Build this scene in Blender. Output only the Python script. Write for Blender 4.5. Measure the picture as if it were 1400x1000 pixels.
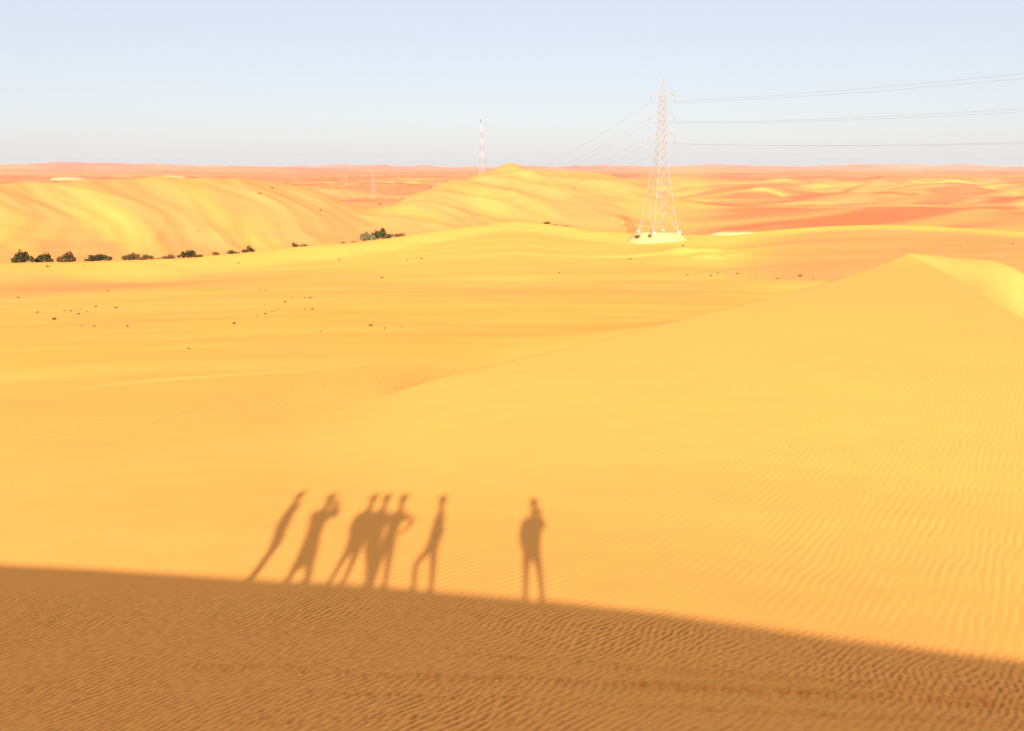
import bpy, math, random
import numpy as np

# ------------------------------------------------------------------ clearing, camera, sky, sun, exposure
for _o in list(bpy.data.objects):
    bpy.data.objects.remove(_o)
scene = bpy.context.scene
COL = scene.collection

W, H, F = 1400.0, 1000.0, 1212.0          # the photograph's frame, focal length in its pixels
PITCH = math.atan((500 - 229) / F)        # camera looks down by this much
CAM_Z = 0.0                               # heights are measured from the camera
SUN_EL = math.radians(21.3)               # low sun behind the photographer
SUN_AZ = math.radians(1.4)                # direction in which shadows run, measured from +Y towards +X

cam_d = bpy.data.cameras.new('camera')
cam_d.sensor_width = 36.0
cam_d.lens = 36.0 * F / W
cam_d.clip_start = 0.05
cam_d.clip_end = 120000
cam = bpy.data.objects.new('camera', cam_d)
cam.location = (0, 0, CAM_Z)
cam.rotation_euler = (math.pi / 2 - PITCH, 0, 0)
COL.objects.link(cam)
scene.camera = cam

world = bpy.data.worlds.new('World')
scene.world = world
world.use_nodes = True
wn = world.node_tree.nodes
wl = world.node_tree.links
wn.clear()
w_out = wn.new('ShaderNodeOutputWorld')
w_bg = wn.new('ShaderNodeBackground')
w_sky = wn.new('ShaderNodeTexSky')
w_sky.sky_type = 'NISHITA'
w_sky.sun_disc = False
w_sky.sun_elevation = SUN_EL
w_sky.sun_rotation = math.pi + SUN_AZ
w_sky.altitude = 100
w_sky.air_density = 1.0
w_sky.dust_density = 0.8
w_sky.ozone_density = 1.0
w_mix = wn.new('ShaderNodeMix')               # pale desert dust veiling the whole sky evenly
w_mix.data_type = 'RGBA'
w_mix.inputs[0].default_value = 0.84
w_mix.inputs[7].default_value = (2.52, 2.52, 2.86, 1)
wl.new(w_sky.outputs[0], w_mix.inputs[6])
wl.new(w_mix.outputs[2], w_bg.inputs[0])
w_bg.inputs[1].default_value = 0.09
wl.new(w_bg.outputs[0], w_out.inputs[0])

L = np.array([math.sin(SUN_AZ) * math.cos(SUN_EL), math.cos(SUN_AZ) * math.cos(SUN_EL), -math.sin(SUN_EL)])
sun_d = bpy.data.lights.new('sun', 'SUN')
sun_d.energy = 4.1
sun_d.angle = math.radians(0.55)
sun_d.color = (1.0, 0.93, 0.80)
sun = bpy.data.objects.new('sun', sun_d)
from mathutils import Vector, Matrix
sun.rotation_euler = Vector(L).to_track_quat('-Z', 'Y').to_euler()
sun.location = (0, -60, 60)
COL.objects.link(sun)

scene.view_settings.view_transform = 'Standard'
scene.view_settings.look = 'None'
scene.view_settings.gamma = 1.0
scene.view_settings.use_curve_mapping = False
scene.view_settings.exposure = 1.52

# ------------------------------------------------------------------ helpers
def tag(o, label=None, cat=None, group=None, kind=None):
    if label: o['label'] = label
    if cat: o['category'] = cat
    if group: o['group'] = group
    if kind: o['kind'] = kind
    return o

def link(name, me, mat=None, parent=None):
    o = bpy.data.objects.new(name, me)
    COL.objects.link(o)
    if mat is not None and len(me.materials) == 0:
        me.materials.append(mat)
    if parent is not None:
        o.parent = parent
    return o

def empty(name, loc, rz=0.0):
    o = bpy.data.objects.new(name, None)
    o.location = loc
    o.rotation_euler = (0, 0, rz)
    o.empty_display_size = 0.3
    COL.objects.link(o)
    return o

def copy_tree(o, parent=None):
    c = o.copy()
    COL.objects.link(c)
    if parent is not None:
        c.parent = parent
    for ch in list(o.children):
        copy_tree(ch, c)
    return c

def mesh_from(name, verts, faces, smooth=False):
    me = bpy.data.meshes.new(name)
    me.from_pydata([tuple(map(float, v)) for v in verts], [], [tuple(int(i) for i in f) for f in faces])
    if smooth:
        me.polygons.foreach_set('use_smooth', [True] * len(me.polygons))
    me.update()
    return me

class MB:
    """collects boxes, bars and tubes for one mesh"""
    def __init__(self): self.v = []; self.f = []
    def bar(self, a, b, w, w2=None, n=4):
        a = np.array(a, float); b = np.array(b, float); w2 = w if w2 is None else w2
        d = b - a; ln = np.linalg.norm(d)
        if ln < 1e-9: return
        d /= ln
        up = np.array([0, 0, 1.0]) if abs(d[2]) < 0.9 else np.array([1.0, 0, 0])
        s = np.cross(d, up); s /= np.linalg.norm(s); t = np.cross(s, d)
        i0 = len(self.v)
        for (p, r) in ((a, w), (b, w2)):
            for k in range(n):
                an = 2 * math.pi * (k + 0.5) / n
                self.v.append(p + r * (math.cos(an) * s + math.sin(an) * t))
        for k in range(n):
            self.f.append((i0 + k, i0 + (k + 1) % n, i0 + n + (k + 1) % n, i0 + n + k))
        self.f.append(tuple(i0 + k for k in reversed(range(n))))
        self.f.append(tuple(i0 + n + k for k in range(n)))
    def tube(self, pts, r, n=5):
        pts = [np.array(p, float) for p in pts]; i0 = len(self.v)
        for j, p in enumerate(pts):
            d = pts[min(j + 1, len(pts) - 1)] - pts[max(j - 1, 0)]
            d /= np.linalg.norm(d)
            s = np.cross(d, (0, 0, 1.0)); s /= np.linalg.norm(s); t = np.cross(s, d)
            rr = r[j] if hasattr(r, '__len__') else r
            for k in range(n):
                an = 2 * math.pi * k / n
                self.v.append(p + rr * (math.cos(an) * s + math.sin(an) * t))
        for j in range(len(pts) - 1):
            for k in range(n):
                a0 = i0 + j * n; b0 = a0 + n
                self.f.append((a0 + k, a0 + (k + 1) % n, b0 + (k + 1) % n, b0 + k))
    def box(self, c, s):
        c = np.array(c, float); i0 = len(self.v)
        for dz in (-.5, .5):
            for dx, dy in ((-.5, -.5), (.5, -.5), (.5, .5), (-.5, .5)):
                self.v.append(c + np.array([dx * s[0], dy * s[1], dz * s[2]]))
        for q in ((3, 2, 1, 0), (4, 5, 6, 7), (0, 1, 5, 4), (1, 2, 6, 5), (2, 3, 7, 6), (3, 0, 4, 7)):
            self.f.append(tuple(i0 + k for k in q))
    def build(self, name, mat, parent=None, smooth=False):
        return link(name, mesh_from(name, self.v, self.f, smooth), mat, parent)

def pchip(x, y):
    """monotone cubic through the points; returns a function, constant outside"""
    x = np.asarray(x, float); y = np.asarray(y, float)
    h = np.diff(x); d = np.diff(y) / h
    m = np.zeros_like(y)
    for i in range(1, len(x) - 1):
        if d[i - 1] * d[i] > 1e-14:
            w1 = 2 * h[i] + h[i - 1]; w2 = h[i] + 2 * h[i - 1]
            m[i] = (w1 + w2) / (w1 / d[i - 1] + w2 / d[i])
    m[0] = d[0]; m[-1] = d[-1]
    def f(q):
        q = np.clip(q, x[0], x[-1])
        i = np.clip(np.searchsorted(x, q, side='right') - 1, 0, len(h) - 1)
        t = (q - x[i]) / h[i]
        return ((1 + 2 * t) * (1 - t) ** 2 * y[i] + t * (1 - t) ** 2 * h[i] * m[i]
                + t * t * (3 - 2 * t) * y[i + 1] + t * t * (t - 1) * h[i] * m[i + 1])
    return f

def sstep(a, b, x):
    t = np.clip((x - a) / (b - a), 0, 1)
    return t * t * (3 - 2 * t)

_rs = np.random.RandomState(7)
_PERM = _rs.permutation(1024)
_GA = _rs.rand(1024) * 2 * math.pi
_GX, _GY = np.cos(_GA), np.sin(_GA)
def gnoise(x, y):
    xi = np.floor(x).astype(np.int64); yi = np.floor(y).astype(np.int64)
    fx = x - xi; fy = y - yi
    def g(ix, iy, dx, dy):
        h = _PERM[(_PERM[ix & 1023] + iy) & 1023]
        return _GX[h] * dx + _GY[h] * dy
    ux = fx * fx * fx * (fx * (fx * 6 - 15) + 10); uy = fy * fy * fy * (fy * (fy * 6 - 15) + 10)
    n00 = g(xi, yi, fx, fy); n10 = g(xi + 1, yi, fx - 1, fy)
    n01 = g(xi, yi + 1, fx, fy - 1); n11 = g(xi + 1, yi + 1, fx - 1, fy - 1)
    a = n00 + ux * (n10 - n00); b = n01 + ux * (n11 - n01)
    return (a + uy * (b - a)) * 1.5
def fbm(x, y, o=3):
    s = 0; a = 1.0; t = 0
    for k in range(o):
        s = s + a * gnoise(x * 2 ** k + 17.3 * k, y * 2 ** k - 9.1 * k); t += a; a *= 0.5
    return s / t

def pix_dir(u, v):
    cv = (500.0 - v) / F
    return ((u - 700.0) / F, math.cos(PITCH) + cv * math.sin(PITCH), -math.sin(PITCH) + cv * math.cos(PITCH))
def pix_az_tan(u, v):
    x, y, z = pix_dir(u, v)
    return math.atan2(x, y), -z / math.hypot(x, y)      # azimuth, tangent of the depression

# ------------------------------------------------------------------ the lie of the land
def layer(pts):
    """control points (u, v, r or None, z or None) -> functions az -> r, az -> z"""
    rows = []
    for (u, v, r, z) in pts:
        az, td = pix_az_tan(u, v)
        if z is None: z = -r * td
        elif r is None: r = -z / td
        rows.append((az, r, z))
    rows.sort()
    a = [q[0] for q in rows]
    return pchip(a, [q[1] for q in rows]), pchip(a, [q[2] for q in rows])

def u2az(u, v=300.0):
    return pix_az_tan(u, v)[0]

# brink of the near dune (its outline against the basin)
L_brink = layer([(-250, 665, None, -7.4), (-100, 622, None, -7.4), (0, 598, None, -7.45), (200, 572, None, -7.45), (400, 548, None, -7.5),
                 (530, 530, None, -7.5), (610, 515, None, -7.5), (700, 495, None, -7.5), (780, 477, None, -7.5), (850, 459, None, -7.5),
                 (1000, 421, None, -7.5), (1140, 384, None, -7.5), (1200, 363, None, -7.5), (1228, 352, None, -7.5), (1240, 347, None, -7.5), (1251, 352, None, -7.5),
                 (1290, 372, None, -7.5), (1340, 401, None, -7.5), (1400, 437, None, -7.5), (1500, 497, None, -7.5), (1650, 560, None, -7.5)])
# crest of the second face right of the peak
L_facet = layer([(1100, 400, 110, -16), (1180, 400, 110, -15.2), (1225, 358, 110, None), (1240, 347.5, 110, None), (1262, 349, 110, None), (1300, 353, 110, None), (1350, 356.5, 111, None),
                 (1385, 368, 110, None), (1405, 380, 110, None), (1500, 430, 106, None), (1650, 470, 104, -15)])
# bright swell in front of the shrubs, running on to the right
L_swell = layer([(-250, 366, 180, None), (-100, 364, 185, None), (0, 361, 190, None), (130, 360, 198, None), (250, 355, 208, None), (350, 346, 222, None),
                 (430, 338, 235, None), (500, 331, 246, None), (590, 319, 265, None), (650, 310, 280, None), (705, 304, 290, None), (760, 309, 284, None), (830, 318, 268, None),
                 (905, 322, 258, None), (990, 323, 262, None), (1060, 316, 272, None), (1150, 310, 282, None), (1220, 309, 285, None), (1300, 312, 280, None), (1400, 318, 270, None), (1600, 324, 262, None)])
# crest of the golden dunes behind
L_crest = layer([(-250, 262, 395, None), (-100, 258, 400, None), (0, 255, 400, None), (70, 252, 405, None), (130, 247, 412, None), (250, 247, 420, None), (330, 249, 420, None),
                 (400, 253, 415, None), (440, 264, 400, None), (470, 279, 390, None), (505, 290, 385, None), (540, 281, 395, None), (570, 268, 415, None), (605, 256, 445, None),
                 (650, 246, 480, None), (690, 233, 520, None), (703, 229, 525, None), (722, 233, 522, None), (760, 234, 515, None), (800, 238, 505, None), (840, 244, 490, None), (880, 258, 465, None),
                 (930, 274, 440, None), (1000, 285, 430, None), (1100, 290, 430, None), (1250, 286, 430, None), (1400, 290, 430, None), (1600, 290, 430, None)])

AZ_LIM = math.radians(50)
def column_profile(az):
    """radial profile r -> z for one azimuth (macro form only)"""
    a = float(np.clip(az, -0.62, 0.66))
    rb, zb = float(L_brink[0](a)), float(L_brink[1](a))
    rf, zf = float(L_facet[0](a)), float(L_facet[1](a))
    rs, zs = float(L_swell[0](a)), float(L_swell[1](a))
    rc, zc = float(L_crest[0](a)), float(L_crest[1](a))
    w = float(sstep(u2az(500), u2az(730), np.float64(a)))
    right = float(sstep(u2az(1180), u2az(1245), np.float64(a)))
    far_r = float(sstep(u2az(850), u2az(930), np.float64(a)))
    R = [0.5, 4, 8, 13, 18.5]
    Z = [-4.2, -4.95, -5.8, -6.72, -7.27]
    if rb > 26: R.append(23.0); Z.append(-7.46)
    hl = w * 2.1 + 0.02                       # the scarp at the brink dwindles towards the left
    R += [rb, rb + hl / .40 + .2, rb + hl / .40 + 9]
    Z += [zb, zb - hl, zb - hl - (1 - w) * .95 - w * .35]
    if right > 0:
        R.append(0.38 * (rb + 15) + 0.62 * rf); Z.append(right * (zf - 1.0) + (1 - right) * -13.5)
    elif rb < 55:
        R.append(74); Z.append(-12.6)
    R.append(rf); Z.append(zf if right > 0 else (-15.9))
    up = 1.7 * (1 - far_r) + 0.9 * far_r
    R += [150, rs - 20, rs - 3, rs + 1.5, rs + 26]
    dip = 3.0 * (1 - far_r) + 2.5 * far_r
    Z += [-18.6, zs - up, zs - .15, zs, zs - dip]
    R += [rc, rc * 1.10, rc * 1.45]
    Z += [zc, min(zc - 2, zc - 0.25 * (zc + 26)), min(zc - 3, -26)]
    R += [1000, 3000, 9000, 60000]
    Z += [-27.5, -29, -28, -36]
    p = pchip(R, Z)
    w2 = float(sstep(u2az(360), u2az(640), np.float64(a)))
    if w2 >= 1: return p
    ps = pchip([13, 18.5, 28, 45, 78, 110], [-6.72, -7.27, -7.95, -9.4, -12.6, -15.9])
    def q(r):
        k = sstep(13, 19, r) * (1 - sstep(62, 108, r)) * (1 - w2)
        return p(r) * (1 - k) + ps(r) * k
    return q

def far_relief(x, y, r, az):
    """dune fields beyond the golden dunes, gullies on their faces"""
    c, s = math.cos(0.80), math.sin(0.80)
    p = x * c + y * s; q = -x * s + y * c
    wq = q + 60 * gnoise(p / 420, q / 260)
    n1 = gnoise(p / 700 + 3, wq / 120)
    n2 = gnoise(p / 300 - 8, wq / 52 + 4)
    rid = (1 - np.abs(n1)) ** 2 - 0.55
    z = sstep(330, 700, r) * (12.0 * rid * sstep(0, 1, r / 1500 + 0.35) + 5.5 * n2 + 3.6 * (1 - sstep(1800, 3500, r)) * (gnoise(p / 170 + 2, wq / 24) + .8 * (1 - np.abs(gnoise(p / 240 - 6, wq / 40))) ** 3) + 1.0 * (1 - sstep(700, 1500, r)) * gnoise(p / 90 + 9, wq / 11))
    n3 = fbm(x / 2600 + 5, y / 1500, 3)
    z = z + sstep(1500, 6000, r) * 9 * n3
    n4 = fbm(x / 900 + 1.5, y / 5000, 3)
    z = z + sstep(4000, 9000, r) * (125 * n4 + 8)
    return z

def ridge_coords(x, y):
    c, sn = math.cos(-1.02), math.sin(-1.02)                  # ridges lean from upper left to lower right
    p = x * c + y * sn; q = -x * sn + y * c
    return p, q + 12 * gnoise(p / 90, q / 60)
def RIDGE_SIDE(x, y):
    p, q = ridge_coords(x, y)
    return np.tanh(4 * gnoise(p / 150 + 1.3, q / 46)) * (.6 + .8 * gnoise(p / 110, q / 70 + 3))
def dune_face(x, y, r, az):
    rs = L_swell[0](np.clip(az, -0.62, 0.66)); rc = L_crest[0](np.clip(az, -0.62, 0.66))
    t = (r - rs - 20) / np.maximum(rc - rs - 20, 10)
    m = sstep(0.0, 0.25, t) * (1 - sstep(0.9, 1.25, t))
    side = 1 - sstep(u2az(820), u2az(930), az)
    p, q = ridge_coords(x, y)
    n1 = gnoise(p / 150 + 1.3, q / 46)
    n2 = gnoise(p / 60 - 2, q / 19)
    cen = sstep(u2az(480), u2az(620), az)
    return m * side * ((2.3 + 1.2 * cen) * ((1 - np.abs(n1)) ** 2 - .5) + (.5 + .5 * cen) * n2 + .45 * gnoise(p / 55 + 4, q / 6.5))

# wind ripples: narrow-band sums of plane waves
def ripple_band(x, y, ang, lam, spread_a, spread_k, n, seed):
    rs = np.random.RandomState(seed); out = np.zeros_like(x)
    for i in range(n):
        a = ang + spread_a * rs.randn(); k = 2 * math.pi / (lam * (1 + spread_k * rs.randn()))
        out += np.cos(k * (x * math.cos(a) + y * math.sin(a)) + rs.rand() * 6.283)
    out *= math.sqrt(2.0 / n)
    return out
def shape_ripple(w):
    q = 0.5 + 0.5 * np.tanh(w * 0.9)
    return 1.6 * (1 - (1 - q) ** 1.9) - 1.1

# ---- near crest: found from where its shadow ends
SHADOW_EDGE = [(-260, 752), (-120, 761), (0, 770), (160, 779), (345, 791), (500, 800), (640, 812), (770, 824), (900, 839), (1020, 856), (1150, 874), (1280, 888), (1400, 903), (1560, 923)]
_near_prof = {}
def near_z(az, r):
    key = round(az, 3)
    if key not in _near_prof: _near_prof[key] = column_profile(key)
    return float(_near_prof[key](np.float64(r)))
def hit_near(u, v):
    az, td = pix_az_tan(u, v)
    lo, hi = 3.0, 60.0
    rr = np.linspace(lo, hi, 1500)
    zz = column_profile(az)(rr) + rr * td
    i = int(np.argmax(zz > 0))
    r = rr[max(i, 1) - 1]
    for _ in range(25):
        z = float(column_profile(az)(np.float64(r)))
        r = 0.5 * r + 0.5 * (-z / td)
    return np.array([r * math.sin(az), r * math.cos(az), -r * td])
CREST_Z = -1.62
LH = np.array([math.sin(SUN_AZ), math.cos(SUN_AZ)])
TEL = math.tan(SUN_EL)
def crest_under(e):
    t = (CREST_Z - e[2]) / TEL
    return np.array([e[0] - LH[0] * t, e[1] - LH[1] * t])
_cp = np.array([crest_under(hit_near(u, v)) for (u, v) in SHADOW_EDGE])
_cp = _cp[np.argsort(_cp[:, 0])]
_k0 = (_cp[2, 1] - _cp[0, 1]) / (_cp[2, 0] - _cp[0, 0]); _k1 = (_cp[-1, 1] - _cp[-3, 1]) / (_cp[-1, 0] - _cp[-3, 0])
_cx = np.concatenate([[_cp[0, 0] - 400], _cp[:, 0], [_cp[-1, 0] + 400]])
_cy = np.concatenate([[_cp[0, 1] - 400 * _k0 * .5], _cp[:, 1], [_cp[-1, 1] + 400 * _k1 * .5]])
crest_y = pchip(_cx, _cy)
_cslope = (_cp[-1, 1] - _cp[0, 1]) / (_cp[-1, 0] - _cp[0, 0])
_ccos = 1 / math.hypot(1, _cslope)
print('crest', _cp.round(2).tolist())

def with_crest(x, y, z):
    s = (y - crest_y(x)) * _ccos                # metres ahead of the crest line
    front = CREST_Z - 0.60 * s
    k = 0.35
    d = front - z
    hh = np.clip(0.5 + 0.5 * d / k, 0, 1)
    zf = z * (1 - hh) + front * hh + k * hh * (1 - hh)       # smooth maximum
    back = np.maximum(CREST_Z + 0.13 * s, -26.0)
    return np.where(s > 0, np.where(s < 14, np.where(front > z - k, zf, z), z), back), s

# footprints and wheel marks crossing the shaded slope on the right
def trail(seed, uv, step, jit, depth, size):
    rs = np.random.RandomState(seed); pts = [hit_near(u, v)[:2] for (u, v) in uv]
    out = []
    for a, b in zip(pts[:-1], pts[1:]):
        n = max(1, int(np.linalg.norm(b - a) / step))
        for i in range(n):
            p = a + (b - a) * (i + rs.rand() * .5) / n + rs.randn(2) * jit
            out.append((p[0], p[1], math.atan2(b[1] - a[1], b[0] - a[0]) + rs.randn() * .25, depth * (0.6 + 0.8 * rs.rand()), size * (0.8 + 0.5 * rs.rand())))
    return out
PRINTS = []
PRINTS += trail(1, [(640, 893), (900, 912), (1150, 930), (1400, 944), (1560, 955)], 0.176, .02, 0.0306, 0.063)
PRINTS += trail(2, [(560, 921), (800, 931), (1060, 945), (1400, 962), (1560, 970)], 0.192, .03, 0.0476, 0.074)
PRINTS += trail(3, [(880, 938), (1120, 951), (1400, 968), (1560, 978)], 0.168, .02, 0.0374, 0.063)
PRINTS += trail(4, [(240, 906), (420, 912), (640, 935)], 0.240, .05, 0.0340, 0.068)
PRINTS += trail(5, [(420, 944), (640, 952), (900, 965), (1150, 976), (1400, 985)], 0.192, .02, 0.0272, 0.059)
PRINTS += trail(6, [(300, 988), (520, 978), (720, 984)], 0.240, .05, 0.0238, 0.068)
_rp = np.random.RandomState(55)
for _ in range(420):                                  # scattered old scuffs
    _u = _rp.uniform(-150, 1550); _q = hit_near(_u, max(845, 800 + max(0, _u - 500) * .135) + 200 * _rp.rand())
    PRINTS.append((_q[0], _q[1], _rp.rand() * 3.14, .006 + .016 * _rp.rand() ** 2, .03 + .035 * _rp.rand()))
GROOVES = [[(700, 900), (950, 921), (1180, 937), (1400, 951), (1560, 962)], [(820, 924), (1060, 938), (1400, 957), (1560, 966)], [(760, 958), (1000, 972), (1400, 992)], [(1000, 884), (1200, 909), (1400, 930), (1560, 945)]]

def footprints(x, y):
    dz = np.zeros_like(x)
    for (px, py, an, dp, sz) in PRINTS:
        m = (np.abs(x - px) < 0.45) & (np.abs(y - py) < 0.45)
        if not m.any(): continue
        dx = x[m] - px; dy = y[m] - py
        a = (dx * math.cos(an) + dy * math.sin(an)) / (sz * 1.5); c = (-dx * math.sin(an) + dy * math.cos(an)) / (sz * .75)
        q = a * a + c * c
        dz[m] += -.72 * dp * np.exp(-q * q) + 0.45 * dp * np.exp(-(np.sqrt(q) - 1.35) ** 2 * 6)
    for g in GROOVES:
        pts = np.array([hit_near(u, v)[:2] for (u, v) in g]); o = np.argsort(pts[:, 0])
        gy = pchip(pts[o, 0], pts[o, 1])
        c = y - gy(x) - 0.03 * gnoise(x * 1.3, y * 0 + 4)
        m = sstep(pts[:, 0].min(), pts[:, 0].min() + 1.2, x)
        dz += m * (-.028 * np.exp(-(c / .035) ** 2) + .016 * np.exp(-((np.abs(c) - .085) / .035) ** 2)) * (0.7 + 0.5 * gnoise(x * 3, y * 3))
    return dz

SHADE_GRAIN_OUT = [None]
def near_detail(x, y, r, s):
    """ripples and marks on the near dune, metres"""
    nz1 = gnoise(x / 2.1, y / 2.1); nz2 = gnoise(x / 7 + 3, y / 7 - 2)
    wx = x + 0.05 * gnoise(x * .9, y * .9); wy = y + 0.05 * gnoise(x * .9 + 9, y * .9 + 5)
    # foreground, short ripples running nearly across the slope
    small = ripple_band(wx, wy, math.radians(147), .105, math.radians(10), .13, 16, 3)
    # right-hand slope, broader ripples running away to the right
    big = ripple_band(wx, wy, math.radians(147), .155, math.radians(3.0), .07, 12, 5)
    mid = ripple_band(wx, wy, math.radians(134), .15, math.radians(4), .08, 14, 8)
    fg = 1 - sstep(12.1, 13.6, s)
    rt = sstep(-.10, .38, np.arctan2(x, y) + 0.006 * (r - 14)) * sstep(11.6, 15, s)
    md = np.clip(1 - fg - rt, 0, 1)
    worn = 1 - .6 * sstep(-.10, .22, np.arctan2(x, y)) * sstep(9.2, 10.2, -s + 20.6) * (1 - sstep(12.4, 13.2, -s + 20.6)) * (.8 + .4 * nz1)   # trodden band
    fade = 1 - sstep(38, 62, r)
    amp = (0.8 + 0.45 * nz1 + 0.3 * nz2)
    z = fade * amp * ((fg * worn * .0135 * (1 - .4 * sstep(11.8, 13.0, s))) * shape_ripple(small) + md * .0032 * shape_ripple(mid) + rt * .0032 * (1 + .9 * sstep(18, 36, r)) * shape_ripple(big))
    z += .02 * gnoise(x / 1.1, y / 1.1) * (1 - sstep(30, 50, r)) * (.35 + .65 * fg) + .05 * nz2 * (1 - sstep(20, 60, r))
    z += fg * .004 * gnoise(x * 16, y * 16)
    SHADE_GRAIN_OUT[0] = np.clip(fade * (fg * worn * (-shape_ripple(small) * amp * .8 + .35 * gnoise(x * 9, y * 14)) + rt * .11 * shape_ripple(big) + md * .07 * shape_ripple(mid)), -1, 1)  # foreground troughs get painted-in shade; farther out coarse grains darken the crests
    return z * sstep(0.0, 1.5, s)

# colour of the sand itself (iron-rich red sand lies in streaks over the yellow): 0 yellow, 1 orange, 2 red
def sand_tone(x, y, r, az):
    t = 0.24 + 0.10 * fbm(x / 60, y / 25, 3) + .07 * fbm(x / 5 + .5 * y / 5, y / 2.2, 3) * (1 - sstep(40, 80, r)) + 0.24 * sstep(25, 72, r) * (1 - sstep(74, 80, r))
    a0 = np.clip(az, -0.62, 0.66)
    rb = L_brink[0](a0); rs = L_swell[0](a0); rc = L_crest[0](a0)
    lft = 1 - sstep(u2az(380), u2az(640), az)
    basin = sstep(0.98 - .1 * lft, 1.1 + 1.3 * lft, r / rb) * (1 - sstep(0.94, 1.0, r / rs))
    p = x * math.cos(.12) + y * math.sin(.12); q = -x * math.sin(.12) + y * math.cos(.12)
    st = fbm(p / 90 + 2, q / 16 + 7, 3)
    t = t + basin * (0.42 * st + 0.34 * fbm(x / 120 + 3, y / 60, 2) - 0.04)
    left = 1 - sstep(u2az(150), u2az(560), az)
    t = t + basin * left * 0.60 * np.exp(-((r / rs - .84) / .09) ** 2)
    t = t + basin * 0.22 * np.exp(-((r - 85) / 22) ** 2) * (1 - sstep(u2az(100), u2az(450), az))
    t = t - basin * 0.25 * np.exp(-((r - 68) / 34) ** 2) * 1.6 * (1 - sstep(u2az(850), u2az(1100), az))
    rgt = sstep(u2az(960), u2az(1120), az)
    t = t + basin * rgt * 0.75 * sstep(152, 164, r)
    t = t - basin * rgt * 0.25 * (1 - sstep(146, 158, r))
    # bright swell
    sw = np.exp(-((r / rs - 1.0) / .045) ** 2)
    t = t - sw * 0.25 * (1 - sstep(u2az(780), u2az(1000), az))
    t = t - np.exp(-((r / rs - 1.0) / .03) ** 2) * 0.75 * sstep(u2az(960), u2az(1040), az)
    # golden dunes
    gold = sstep(1.04, 1.12, r / rs) * (1 - sstep(1.0, 1.10, r / rc)) * (1 - sstep(u2az(850), u2az(980), az))
    k = az * 300 + r * 0.16
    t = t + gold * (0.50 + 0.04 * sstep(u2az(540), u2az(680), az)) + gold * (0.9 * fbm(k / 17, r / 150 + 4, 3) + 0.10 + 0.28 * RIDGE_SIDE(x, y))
    t = np.where(gold > 0.02, np.minimum(t, .85), t)
    # plains beyond
    far = sstep(1.08, 1.22, r / rc) * (1 - sstep(u2az(850), u2az(960), az)) + sstep(1.02, 1.10, r / rs) * sstep(u2az(890), u2az(1010), az)
    far = np.clip(far, 0, 1)
    c, s = math.cos(0.80), math.sin(0.80)
    pp = x * c + y * s; qq = -x * s + y * c
    f1 = fbm(pp / 420 + 1, qq / 75, 3); f2 = fbm(x / 900 + 4, y / 600 - 1, 3); f3 = fbm(x / 3500, y / 1600 + 3, 3)
    near_f = 1 - sstep(900, 2500, r)
    t = t + 0.42 * sstep(1.0, 1.1, r / rb) * (1 - sstep(.98, 1.06, r / L_facet[0](a0))) * sstep(u2az(1230), u2az(1250), az)
    fine = (1 - sstep(700, 1600, r)) * gnoise(pp / 150 + 6, qq / 11 + .6 * gnoise(pp / 80, qq / 30))
    t = t + far * (1.16 + 0.4 * fine + near_f * (1.0 * f1 + 1.7 * gnoise(pp / 240 - 3, (qq + 14 * gnoise(pp / 130, qq / 70)) / 22)) + (1.1 - .3 * near_f) * f2 + 0.7 * f3)
    return np.clip(t, 0, 2)

# ------------------------------------------------------------------ sand material
def new_mat(name):
    m = bpy.data.materials.new(name); m.use_nodes = True
    n = m.node_tree.nodes; n.clear()
    out = n.new('ShaderNodeOutputMaterial'); b = n.new('ShaderNodeBsdfPrincipled')
    m.node_tree.links.new(b.outputs[0], out.inputs[0])
    b.inputs['Roughness'].default_value = 0.9
    b.inputs['Specular IOR Level'].default_value = 0.1
    return m, n, m.node_tree.links, b

SAND_YELLOW = (0.825, 0.372, 0.076, 1)
SAND_ORANGE = (0.815, 0.258, 0.084, 1)
SAND_RED = (0.750, 0.165, 0.066, 1)

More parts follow.
